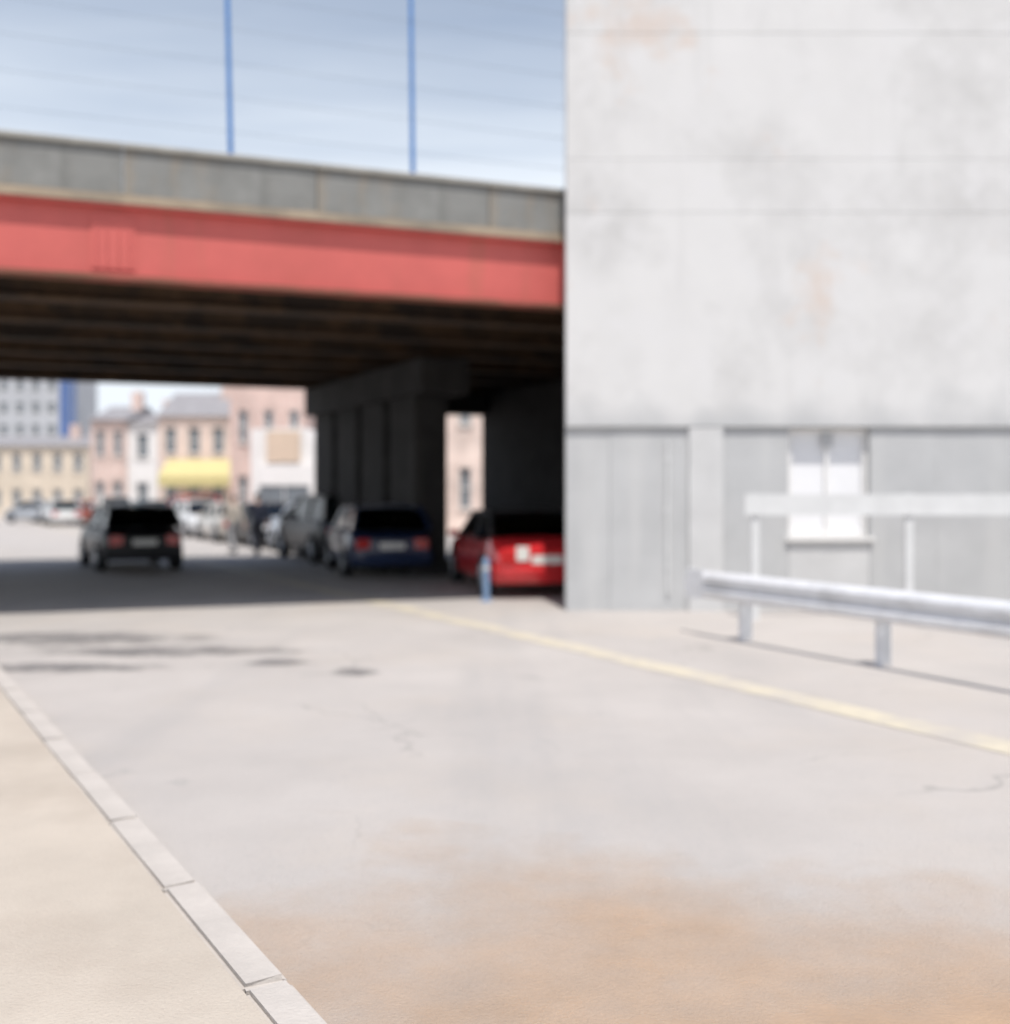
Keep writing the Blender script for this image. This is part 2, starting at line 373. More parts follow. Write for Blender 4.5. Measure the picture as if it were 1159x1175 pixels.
# parapet panels with open joints, a coping stone on each
pl = 2.42; s = -25.6; k = 0
pbm = bmesh.new(); bx(pbm, .004, pl-.004, 0, .26, 0, ZP-.07-ZT+.02)
bmesh.ops.bevel(pbm, geom=list(pbm.edges), offset=.012, segments=1, affect='EDGES')
pme = bpy.data.meshes.new('parapet_panel'); pbm.to_mesh(pme); pbm.free(); pme.materials.append(M['parapet'])
cbm = bmesh.new(); bx(cbm, .003, pl-.003, -.05, .31, 0, .07)
bmesh.ops.bevel(cbm, geom=list(cbm.edges), offset=.012, segments=1, affect='EDGES')
cme = bpy.data.meshes.new('coping_stone'); cbm.to_mesh(cme); cbm.free(); cme.materials.append(M['coping'])
while s < 33:
    near = link_mesh('parapet_panel', pme, bridge, (s, random.uniform(-.004,.004), ZT-.02))
    link_mesh('coping_stone', cme, near, (0, 0, ZP-.07-ZT+.021))
    link_mesh('parapet_panel', pme, bridge, (s, BW-.26, ZT-.02))
    s += pl
# red edge girder : web, flanges, stiffeners
web = box('edge_girder', M['red'], (S0, S1, .07, .11, ZU+.05, ZT-.025), bridge)
box('flange', M['flange'], (S0, S1, -.07, .25, ZU, ZU+.048), web, .006)
box('deck_edge', M['deck_edge'], (S0, S1, -.075, .12, ZT-.02, ZT+.09), bridge, .01)
box('flange', M['red'], (S0, S1, -.04, .22, ZT-.06, ZT-.022), web, .006)
# bolted splice plates where girder lengths meet
spm = bmesh.new(); bx(spm, -.26, .26, .052, .0695, ZU+.14, ZT-.13)
for u in (-.19,-.07,.07,.19):
    for q in range(7):
        z = ZU+.20+q*(ZT-ZU-.39)/6; tube(spm, (u,.0525,z), (u,.036,z), .017, .015, 6)
spe = bpy.data.meshes.new('splice_plate'); bmesh.ops.recalc_face_normals(spm, faces=spm.faces); spm.to_mesh(spe); spm.free(); spe.materials.append(M['red'])
for sp in (-8.6, .9, 10.4): link_mesh('splice_plate', spe, web, (sp, 0, 0))
# inner girders, far girder and diaphragms, brown and sooty
for i, t in enumerate((2.2, 4.3, 6.4, 8.5, 10.6, 12.75)):
    zb = ZU - (.02 if i == 5 else -.06)
    bm = bmesh.new()
    bx(bm, S0, S1, t-.02, t+.02, zb+.04, ZT-.14); bx(bm, S0, S1, t-.19, t+.19, zb, zb+.038)
    bx(bm, S0, S1, t-.12, t+.12, ZT-.19, ZT-.142)
    finish(bm, 'girder', M['rust'], bridge)
s = -24
while s < 32:
    for a, b in ((.26,2.0),(2.4,4.1),(4.5,6.2),(6.6,8.3),(8.7,10.4),(10.8,12.55)):
        if s < 12 and s > -14:
            box('diaphragm', M['rust'], (s, s+.05, a, b, ZU+.3, ZT-.3), bridge)
    s += 4.8
# pier: a wall on the right of the carriageway with a hammerhead cap
def quad_prism(name, pts, z0, z1, m, parent, bevel=.03):
    bm = bmesh.new(); prism(bm, [loc(p) for p in pts], z0, z1, 'Z')
    return finish(bm, name, m, parent, bevel=bevel)
a0, a1 = Vector((-1.18, 22.0)), Vector((-4.13, 27.46))
dirp = (a1-a0).normalized(); off = Vector((-dirp.y, dirp.x)) * .72
if off.x > 0: off = -off
# four columns standing close together, a cap beam over them
L_ = (a1-a0).length
for i in range(4):
    w = 1.30
    st = i*(L_-w)/3
    p = a0 + dirp*st; q = p + dirp*w
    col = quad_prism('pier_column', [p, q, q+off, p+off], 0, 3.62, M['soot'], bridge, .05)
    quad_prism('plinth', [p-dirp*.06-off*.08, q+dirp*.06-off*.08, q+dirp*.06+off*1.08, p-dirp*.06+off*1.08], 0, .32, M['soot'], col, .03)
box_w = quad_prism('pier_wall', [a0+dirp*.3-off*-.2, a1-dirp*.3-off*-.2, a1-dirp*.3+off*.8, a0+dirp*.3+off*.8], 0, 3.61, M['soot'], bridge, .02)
# cap
bm = bmesh.new()
cs, ct = loc(a0-dirp*.4+off*.5); 
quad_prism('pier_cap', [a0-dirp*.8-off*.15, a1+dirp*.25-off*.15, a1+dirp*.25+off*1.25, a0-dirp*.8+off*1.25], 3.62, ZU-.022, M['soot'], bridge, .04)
bm.free()
# abutment wall on the right and back drop beam between pier and abutment
b0 = Vector((-.60, 28.4)); bd = Vector((RD.x, RD.y))
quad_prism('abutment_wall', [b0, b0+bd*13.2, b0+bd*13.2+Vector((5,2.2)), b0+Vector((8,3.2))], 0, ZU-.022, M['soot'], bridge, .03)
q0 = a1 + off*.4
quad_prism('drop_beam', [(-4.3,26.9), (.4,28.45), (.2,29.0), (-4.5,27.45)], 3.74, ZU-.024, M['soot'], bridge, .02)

# fence on the near parapet: slim blue posts and strained wires
fence = thing('post_and_wire_fence', 'tall slim blue posts with thin strained wires along the overpass parapet', 'fence', P0 + Vector((0,0,ZP)), BA)
def s_at(x):                    # position along the bridge that appears at image column x (near face, t = .13)
    best = None
    for i in range(-2600, 3400):
        sv = i*.01; w = P0 + Matrix.Rotation(BA,3,'Z') @ Vector((sv,.13,0))
        if w.y < 1: continue
        e = abs(CX + F*w.x/w.y - x)
        if best is None or e < best[0]: best = (e, sv)
    return best[1]
sa, sb = s_at(265), s_at(474); step = sb - sa
pm = bmesh.new(); tube(pm, (0,0,0), (0,0,2.75), .034, .028, 10); bx(pm, -.075,.075,-.075,.075,-.0,.02); tube(pm, (0,0,2.75),(0,0,2.80),.042,.03,10)
pmesh = bpy.data.meshes.new('post'); pm.to_mesh(pmesh); pm.free(); pmesh.materials.append(M['post'])
for sv in [sa-3.4*step, sa-2.4*step, sa-1.35*step] + [sa+q*step for q in range(9)]:
    link_mesh('post', pmesh, fence, (sv, .13, 0), (0, R(-1.2) if abs(sv-sa) < .1 else R(random.uniform(-.8,.2)), 0))
for h in (.35, .8, 1.25, 1.7, 2.15, 2.6):
    bm = bmesh.new(); xs = [sa-3.4*step, sa-2.4*step, sa-1.35*step] + [sa+q*step for q in range(9)]; n = len(xs)
    for i in range(n-1):
        mid = ((xs[i]+xs[i+1])/2, .13+.03, h-.012)
        tube(bm, (xs[i],.13+.03,h), mid, .0038, n=5); tube(bm, mid, (xs[i+1],.13+.03,h), .0038, n=5)
    finish(bm, 'wire', M['wire'], fence)

# ------------------------------------------------------------------ added pale wall, stand-in for the bleached right side
WY = 15.15                      # plane of its front
WX0, WX1 = px(649.5, d=WY).x, 12.0
wall = thing('bleach_standin_wall', 'added tall pale stand-in wall with mottled patches and shade-grey lower half beside overpass', 'wall', (WX0, WY, 0))
def wz(y): return zz(y, WY)
def wxx(x): return (x-CX)/F*WY - WX0
zc = wz(490)
W = WX1 - WX0
box('core', M['wall_mid'], (.02, W, .26, .56, 0, 10.2), wall)
rows = [zc, wz(245), wz(184), wz(40), 10.25]
for j in range(len(rows)-1):        # cast in lifts, a shallow joint between them
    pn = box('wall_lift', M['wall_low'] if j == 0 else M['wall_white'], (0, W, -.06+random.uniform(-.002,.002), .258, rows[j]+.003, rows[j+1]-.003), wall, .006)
# lower, panels coloured as grey underpass shade, set back below
lx = [0.0, wxx(700), wxx(790), wxx(829), wxx(905), wxx(998), wxx(1075), W]
for i in range(len(lx)-1):
    if i == 2: continue
    if i == 4:                  # under the window
        box('wall_panel', M['wall_mid'], (lx[i]+.004, lx[i+1]-.004, -.004, .258, .0, wz(618)), wall, .006); continue
    box('wall_panel', M['wall_grey'], (lx[i]+(.002 if i else 0), lx[i+1]-.002, random.uniform(-.006,.004), .258, 0, zc-.006), wall, .006)
box('pilaster', M['wall_mid'], (lx[2], lx[3], -.055, .258, 0, zc-.006), wall, .015)
# pale window standing in for a bright opening
wn_ = finish(bx(bmesh.new(), lx[4]+.005, lx[5]-.005, .17, .20, wz(617), zc-.008), 'window', M['opening_pane'], wall)
fr = bmesh.new(); x0, x1, z0, z1 = lx[4]+.004, lx[5]-.004, wz(616), zc-.008
for b in ((x0,x0+.06,z0,z1),(x1-.06,x1,z0,z1),(x0+.06,x1-.06,z1-.06,z1),(x0+.06,x1-.06,z0,z0+.05)):
    bx(fr, b[0], b[1], .10, .168, b[2], b[3])
finish(fr, 'frame', M['frame_white'], wn_)
xm = (x0+x1)/2
box('mullion', M['frame_white'], (xm-.025, xm+.025, -.0+.11, .168, z0+.05, z1-.06), wn_)
box('vent', M['wall_grey'], (xm-.07, xm+.07, .08, .1085, z1-.26, z1-.06), wn_)
box('sill', M['frame_white'], (x0-.05, x1+.05, -.07, -.006, z0-.05, z0-.002), wn_, .008)
# conduit
bm = bmesh.new(); tube(bm, (wxx(766),-.035,.25), (wxx(766),-.035,zc-.2), .022); 
for h in (.6, 1.4, 2.1): bx(bm, wxx(766)-.04, wxx(766)+.04, -.03, .0, h, h+.03)
finish(bm, 'conduit', M['white_paint'], wall)

# ------------------------------------------------------------------ white board railing
fy = 14.1
rail0 = thing('white_board_railing', 'white post and board railing in front of the grey wall under the pale stand-in window', 'railing', (px(866,d=fy).x, fy, 0))
for i in range(4):
    box('post', M['white_paint'], (i*2.0-.05, i*2.0+.05, -.04, .04, 0, zz(566,fy)), rail0, .008)
box('board', M['white_paint'], (-.14, 7.2, -.072, -.042, zz(591,fy), zz(567,fy)), rail0, .006)

# ------------------------------------------------------------------ guardrail
g0, g1 = Vector((2.30, 12.4)), Vector((4.75, 7.5))
gd = (g1-g0).normalized(); gang = math.atan2(gd.y, gd.x); GL = 9.0
gr = thing('guardrail', 'pale galvanised crash barrier with corrugated beam along the roadside', 'guardrail', (g0.x, g0.y, 0), gang)
prof = [(.0,.44),(-.035,.455),(-.075,.49),(-.075,.535),(-.02,.575),(-.02,.605),(-.075,.645),(-.075,.69),(-.035,.735),(.0,.75)]
def beam(bm, path):
    rowsv = []
    for (x, y, ang, dz) in path:
        ca, sa_ = math.cos(ang), math.sin(ang)
        r = []
        for (o_, z) in prof: r.append(bm.verts.new((x + sa_*-o_*-1*0 - o_*-sa_, y + o_*ca, z+dz)))
        for (o_, z) in reversed(prof): r.append(bm.verts.new((x + (o_+.006)*sa_, y + (o_+.006)*ca, z+dz)))
        rowsv.append(r)
    for a, b in zip(rowsv, rowsv[1:]):
        n = len(a)
        for i in range(n): bm.faces.new((a[i], a[(i+1)%n], b[(i+1)%n], b[i]))
    bm.faces.new(rowsv[0]); bm.faces.new(rowsv[-1][::-1])
bm = bmesh.new(); beam(bm, [(0.0,0,0,0),(3.9,0,0,0)]); finish(bm, 'beam', M['galv'], gr, smooth=True)
bm = bmesh.new(); beam(bm, [(3.6,-.008,0,.002),(GL,-.008,0,.002)]); finish(bm, 'beam', M['galv'], gr, smooth=True)
# flared fishtail end
bm = bmesh.new()
prism(bm, [(-.02,.44),(-.30,.42),(-.36,.50),(-.36,.68),(-.30,.77),(-.02,.75)], -.03, .0, 'Y'); finish(bm, 'end_terminal', M['galv'], gr, bevel=.01)
for i in range(5):
    x = .55 + i*2.0
    bm = bmesh.new()
    bx(bm, x-.05, x+.05, .07, .076, 0, .74); bx(bm, x-.05, x-.044, .076, .17, 0, .74); bx(bm, x-.05, x+.05, .17, .176, 0, .74)
    po = finish(bm, 'post', M['galv'], gr)
    box('spacer_block', M['trim'], (x-.06, x+.06, .008, .068, .48, .70), po)

# ------------------------------------------------------------------ bollard in front of the red car
pb = px(558, 690)
bo = thing('bollard', 'slim blue grey steel bollard standing beside the red car', 'bollard', (pb.x, pb.y, 0))
bm = bmesh.new(); tube(bm, (0,0,0), (0,0,.62), .055, .055, 16); tube(bm, (0,0,.62),(0,0,.67),.055,.03,16); finish(bm, 'shaft', M['bollard'], bo, smooth=True)
bm = bmesh.new(); tube(bm, (0,0,.004),(0,0,.03),.10,.09,16); finish(bm, 'base_plate', M['bollard'], bo)
bm = bmesh.new(); tube(bm, (0,0,.48),(0,0,.54),.058,.058,16); finish(bm, 'reflective_band', M['white_paint'], bo)

# ------------------------------------------------------------------ cars
CAR = {
 'hatch': dict(L=4.0, W=1.72, H=1.46, zb=.22, belt=.90, hood=.92, tail=.98, xr0=-1.96, xr1=-1.50, xf1=.30, xf0=1.02, hoodx=1.95, wr=.31),
 'sedan': dict(L=4.5, W=1.78, H=1.42, zb=.20, belt=.88, hood=.90, tail=.98, xr0=-1.62, xr1=-.95, xf1=.42, xf0=1.20, hoodx=2.2, wr=.32),
 'suv':   dict(L=4.5, W=1.86, H=1.68, zb=.28, belt=1.05, hood=1.06, tail=1.08, xr0=-2.2, xr1=-1.82, xf1=.45, xf0=1.12, hoodx=2.2, wr=.36),
}
def car(name, label, kind, pm_, pos, heading, group, detail=True, roof_mat=None):
    """heading: the direction its front points, as an angle from +X"""
    c = CAR[kind]; L, W, H = c['L'], c['W']/2, c['H']
    root = thing(name, label, 'car', (pos[0], pos[1], .006), heading, group)
    hl = L/2
    # lower body : lofted cross sections from tail to nose
    st = []
    nst = 19
    for i in range(nst):
        u = i/(nst-1); x = -hl + L*u
        e = min(1.0, (min(u, 1-u)/.13))
        w = W*(.86 + .14*math.sin(e*math.pi/2))
        belt = c['belt']
        if x > c['xf0']: 
            v = (x-c['xf0'])/(hl-c['xf0']); top = c['hood'] - .20*v**1.6; edge = belt - .17*v**1.5
        elif x < c['xr0']:
            v = (c['xr0']-x)/(hl+c['xr0']+1e-6); top = c['tail'] - .10*v**2; edge = belt + (c['tail']-belt)*.6 - .10*v**2
        else: top = belt+.02; edge = belt
        zb = c['zb'] + .10*(1-e)**1.5
        if i in (0, nst-1): top -= .12; edge -= .12; zb += .06
        st.append((x, w, zb, edge, top))
    bm = bmesh.new(); rowsv = []
    for (x, w, zb, ed, tp) in st:
        h = ed - zb
        half = [(0,zb),(w*.80,zb),(w*.95,zb+.05),(w*.985,zb+.25*h),(w,zb+.52*h),(w*.985,zb+.80*h),(w*.945,ed-.025),(w*.88,ed+.005),(w*.5,tp-.008),(0,tp)]
        pts = [(y,z) for y,z in half] + [(-y,z) for y,z in half[-2:0:-1]]
        rowsv.append([bm.verts.new((x,y,z)) for y,z in pts])
    for a, b in zip(rowsv, rowsv[1:]):
        n = len(a)
        for i in range(n): bm.faces.new((a[i], a[(i+1)%n], b[(i+1)%n], b[i]))
    bm.faces.new(rowsv[0]); bm.faces.new(rowsv[-1][::-1])
    body = finish(bm, 'body', pm_, root, smooth=True)
    # greenhouse : roof panel, pillars, glass
    zb_, zr = c['belt']-.01, H
    wb, wr_ = W*.90, W*.74
    zrb = (c['tail'] if kind != 'suv' else c['belt'])-.02
    RF, RB = (c['xf1'], wr_), (c['xr1'], wr_*.98)
    bm = bmesh.new(); rv = []
    nx = 9
    for i in range(nx):
        u = i/(nx-1); x = RB[0]-.03 + (RF[0]+.06-RB[0])*u
        crown = .05*math.sin(math.pi*(.12+.76*u))
        rv.append([bm.verts.new((x, y*wr_, zr-.05 + crown - .045*abs(y)**2.4)) for y in (-1.03,-.8,-.4,0,.4,.8,1.03)])
    for a, b in zip(rv, rv[1:]):
        for i in range(6): bm.faces.new((a[i], a[i+1], b[i+1], b[i]))
    ex = bmesh.ops.extrude_face_region(bm, geom=list(bm.faces))
    for v in [g for g in ex['geom'] if isinstance(g, bmesh.types.BMVert)]: v.co.z -= .03
    roof = finish(bm, 'roof', roof_mat or pm_, root, smooth=True)
    zrt = zr - .10
    corners = {}
    for sgn in (-1, 1):
        corners[sgn] = dict(bf=Vector((c['xf0']+.02, sgn*wb, zb_)), tf=Vector((RF[0], sgn*wr_, zrt)),
                            bb=Vector((c['xr0'], sgn*wb*.97, zrb)), tb=Vector((RB[0], sgn*wr_*.98, zrt)))
    def bar(bm, p, q, w1, w2):
        d = (q-p).normalized(); r = d.cross(Vector((0,1,0))).normalized() if abs(d.y) < .95 else Vector((1,0,0)); t = d.cross(r)
        vs = []
        for e_ in (p, q):
            for a_, b_ in ((-1,-1),(1,-1),(1,1),(-1,1)): vs.append(bm.verts.new(e_ + r*a_*w1 + t*b_*w2))
        for f in ((0,1,2,3),(7,6,5,4),(0,4,5,1),(1,5,6,2),(2,6,7,3),(3,7,4,0)): bm.faces.new([vs[i] for i in f])
    xm = (RF[0]+RB[0])/2 - .05
    for sgn in (-1, 1):
        k = corners[sgn]
        bm = bmesh.new()
        bar(bm, k['bf'], k['tf'], .035, .03); bar(bm, k['bb'], k['tb'], .07 if kind != 'sedan' else .10, .03)
        bar(bm, k['tf'], k['tb'], .025, .03)
        bar(bm, Vector((xm-.06, sgn*wb*.995, zb_)), Vector((xm, sgn*wr_, zrt)), .04, .025)
        finish(bm, 'pillar_frame', roof_mat or pm_, root)
        for nm, (p, q, r_, s_) in (('side_window', (k['bf'], Vector((xm-.06, sgn*wb, zb_)), Vector((xm, sgn*wr_, zrt)), k['tf'])),
                                   ('side_window', (Vector((xm-.06, sgn*wb, zb_)), k['bb'], k['tb'], Vector((xm, sgn*wr_, zrt))))):
            bm = bmesh.new(); inn = Vector((0, -sgn*.012, 0))
            a = [bm.verts.new(v+inn) for v in (p,q,r_,s_)]; b = [bm.verts.new(v+inn*2.2) for v in (p,q,r_,s_)]
            bm.faces.new(a); bm.faces.new(b[::-1])
            for i in range(4): bm.faces.new((a[i], b[i], b[(i+1)%4], a[(i+1)%4]))
            finish(bm, nm, M['car_glass'], root)
    for nm, kb_, kt_, bul in (('windscreen','bf','tf',.05), ('rear_window','bb','tb',-.04)):
        bm = bmesh.new(); g = []
        for v in range(4):
            row = []
            for u in range(7):
                t = u/6*2-1
                lo = corners[-1][kb_].lerp(corners[1][kb_], u/6); hi = corners[-1][kt_].lerp(corners[1][kt_], u/6)
                p = lo.lerp(hi, v/3); p.x += bul*(1-t*t); row.append(bm.verts.new(p))
            g.append(row)
        for a, b in zip(g, g[1:]):
            for i in range(6): bm.faces.new((a[i], a[i+1], b[i+1], b[i]))
        ex = bmesh.ops.extrude_face_region(bm, geom=list(bm.faces))
        for v in [q for q in ex['geom'] if isinstance(q, bmesh.types.BMVert)]: v.co.x += (-.02 if bul > 0 else .02)
        finish(bm, nm, M['car_glass'], root, smooth=True)
    for xs_ in (.25, -.75):
        for sy in (-.38, .38):
            bm = bmesh.new(); bx(bm, xs_-.32, xs_-.20, sy-.23, sy+.23, c['belt']-.05, c['belt']+.17)
            bx(bm, xs_-.35, xs_-.25, sy-.13, sy+.13, c['belt']+.19, c['belt']+.36)
            finish(bm, 'seat', M['trim'], root, bevel=.02)
    box('dashboard', M['trim'], (c['xf0']-.45, c['xf0']-.02, -W*.8, W*.8, c['belt']-.02, c['belt']+.055), root, .02)
    # bumpers, lights, plates
    for end in (-1, 1):
        bm = bmesh.new()
        ys = [-1,-.8,-.4,0,.4,.8,1]; g = []
        for z, dx in ((c['zb']+.04,-.02),(c['zb']+.12,.045),(c['zb']+.27,.05),(c['zb']+.32,-.02)):
            g.append([bm.verts.new((end*(hl+dx-.10*abs(y)**2.5), y*W*.92, z)) for y in ys])
        for a, b in zip(g, g[1:]):
            for i in range(6): bm.faces.new((a[i], a[i+1], b[i+1], b[i]))
        ex = bmesh.ops.extrude_face_region(bm, geom=list(bm.faces))
        for v in [q for q in ex['geom'] if isinstance(q, bmesh.types.BMVert)]: v.co.x -= end*.12
        finish(bm, 'bumper', M['trim'] if pm_ in (P['black'],P['charcoal']) else pm_, root, smooth=True)
        zl = c['zb'] + (c['belt']-c['zb'])*.66
        for sgn in (-1, 1):
            bm = bmesh.new(); bx(bm, -.05, .05, -.15, .15, -.075 if end>0 else -.11, .075 if end>0 else .11)
            bmesh.ops.bevel(bm, geom=list(bm.edges), offset=.025, segments=2, affect='EDGES')
            finish(bm, 'headlight' if end > 0 else 'tail_light', M['lamp_clear'] if end > 0 else M['lamp_red'], root, smooth=True,
                   loc=(end*(hl-.03), sgn*W*.66, zl), rot=(0,0,-end*sgn*.10))
        box('number_plate', M['plate'], (end*(hl+.045)-.012, end*(hl+.045)+.012, -.25, .25, c['zb']+.13, c['zb']+.25) if end>0 else
            (-hl-.012, -hl+.012, -.25, .25, zl-.10, zl+.03), root, .004)
    # wheels with dark arches
    for xw in (-hl+.78, hl-.80):
        for sgn in (-1, 1):
            r = c['wr']
            bm = bmesh.new(); tube(bm, (0,-.05,0),(0,.006,0), r+.055, r+.055, 28)
            finish(bm, 'wheel_arch', M['trim'], root, loc=(xw, sgn*(W*.99) - (0 if sgn > 0 else 0), r+.03), rot=(0,0,0 if sgn>0 else math.pi))
            wh = bpy.data.objects.new('wheel', None); C.objects.link(wh); wh.parent = root; wh.location = (xw, sgn*(W-.085), r); wh.empty_display_size=.1
            bm = bmesh.new(); bmv = []
            pr = [(-.10,.62*r),(-.10,.93*r),(-.08,r),(.08,r),(.11,.94*r),(.11,.64*r)]
            for i in range(28):
                t = 2*math.pi*i/28
                bmv.append([bm.verts.new((math.cos(t)*q, p*sgn, math.sin(t)*q)) for p, q in pr])
            for i in range(28):
                a, b = bmv[i], bmv[(i+1)%28]
                for j in range(len(pr)): bm.faces.new((a[j], a[(j+1)%len(pr)], b[(j+1)%len(pr)], b[j]))
            finish(bm, 'tyre', M['tyre'], wh, smooth=True)
            bm = bmesh.new(); tube(bm, (0,.02*sgn,0),(0,.085*sgn,0), .63*r, .60*r, 24)
            for i in range(5):
                t = 2*math.pi*i/5; tube(bm, (0,.095*sgn,0),(math.cos(t)*.58*r,.09*sgn,math.sin(t)*.58*r), .035,.03,6)
            finish(bm, 'rim', M['rim'], wh, smooth=True)
    for sgn in (-1, 1):
        bm = bmesh.new(); bx(bm, -.07,.07,-.10,.10,-.06,.06)
        bmesh.ops.bevel(bm, geom=list(bm.edges), offset=.03, segments=2, affect='EDGES')
        finish(bm, 'mirror', pm_, root, smooth=True, loc=(c['xf0']-.22, sgn*(W+.06), c['belt']+.06))
        if detail:
            for xh in (xm-.35, xm+.55):
                box('door_handle', M['trim'], (xh-.09, xh+.09, sgn*W*.99-.012, sgn*W*.99+.02, c['belt']-.13, c['belt']-.095), root)
    return root
FWD = math.atan2(-RD.y, -RD.x)          # heading away from the camera along the road
GP = 'cars standing along the street'
def at(x, d): return ((x-CX)/F*d, d)
def behind(corner_x, corner_d, kind, ang, side):
    """car centre from the image column and depth of one rear corner (side -1 = left corner)"""
    c = CAR[kind]; p = Vector(at(corner_x, corner_d)); h = Vector((math.cos(ang), math.sin(ang))); l = Vector((-h.y, h.x))
    q = p + h*(c['L']/2) + l*(side*c['W']/2); return (q.x, q.y)
ang = R(90+12)
redcar = car('parked_car', 'low red car with a black roof parked in shade beside the pale stand-in wall', 'sedan', P['red'], behind(564, 16.7, 'sedan', ang, -1), ang, GP, roof_mat=M['trim'])
box('reversing_light', M['plate'], (-2.27, -2.235, .30, .50, .60, .82), redcar, .01)
ang2 = R(90+16)
car('parked_car', 'dark blue hatchback parked in shade in front of the dark pier', 'hatch', P['blue'], behind(500, 21.3, 'hatch', ang2, 1), ang2, GP)
car('parked_car', 'dark grey off-roader parked at the far end of the pier', 'suv', P['charcoal'], at(380, 27.6), FWD-.05, GP)
car('moving_car', 'black hatchback driving out of the underpass shade in the left lane', 'hatch', P['black'], at(148, 24.6), FWD, GP)
row = [('silver','silver blue hatchback in sun just beyond the dark pier, nearest of its row','hatch'),
       ('black','black saloon parked between the silver blue hatchback and the beige car','sedan'),
       ('beige','beige saloon parked in sun below the right end of the yellow awning','sedan'),
       ('white','white hatchback parked in sun in front of the yellow awning','hatch'),
       ('red','red off-roader farthest along the parked row, its roof showing above the white hatchback','suv')]
for i, (pc, lb, kd) in enumerate(row):
    p = Vector((-5.5, 31.2)) - RD*(4.75*i)
    if i == 4: p = p + NR*(-.2) - RD*1.2 + Vector((1.1, 0))
    car('parked_car', lb, kd, P[pc], (p.x, p.y), FWD + random.uniform(-.03,.03) + math.pi*(i in (1,3)), GP, detail=i < 2)
for x, d, pc, lb, kd, h in ((44, 66,'grey','grey saloon far off at the left edge of the street','sedan', R(150)),
                            (70, 61,'white','white hatchback far off in front of the tan building','hatch', R(120)),
                            (98, 64,'brown','red brown saloon far off between the two white cars','sedan', R(165)),
                            (129, 58,'white','white off-roader far off just above the black car','suv', R(115)),
                            (168, 57,'teal','dark teal hatchback far off in front of the white house','hatch', R(118))):
    car('distant_car', lb, kd, P[pc], at(x, d), h, 'cars far down the street', detail=False)

# ------------------------------------------------------------------ two pedestrians
SKIN = mat('skin', (.50,.33,.25), .6, .08, 8); HAIR = mat('dark_hair', (.03,.022,.018), .7, .2, 20)
def skinned(name, chains, m, parent, sub=2):
    """chains: lists of (point, radius); the first point of a later chain may be an existing joint"""
    me = bpy.data.meshes.new(name); vs, es, rs, idx = [], [], [], {}
    for ch in chains:
        prev = None
        for p, r in ch:
            key = tuple(round(q,4) for q in p)
            if key not in idx: idx[key] = len(vs); vs.append(p); rs.append(r)
            if prev is not None and prev != idx[key]: es.append((prev, idx[key]))
            prev = idx[key]
    me.from_pydata(vs, es, [])
    o = link_mesh(name, me, parent); me.materials.append(m)
    md = o.modifiers.new('skin', 'SKIN'); md.use_smooth_shade = True
    for i, sv in enumerate(me.skin_vertices[0].data): sv.radius = (rs[i], rs[i]); sv.use_root = (i == 0)
    o.modifiers.new('subdivision', 'SUBSURF').render_levels = sub
    return o
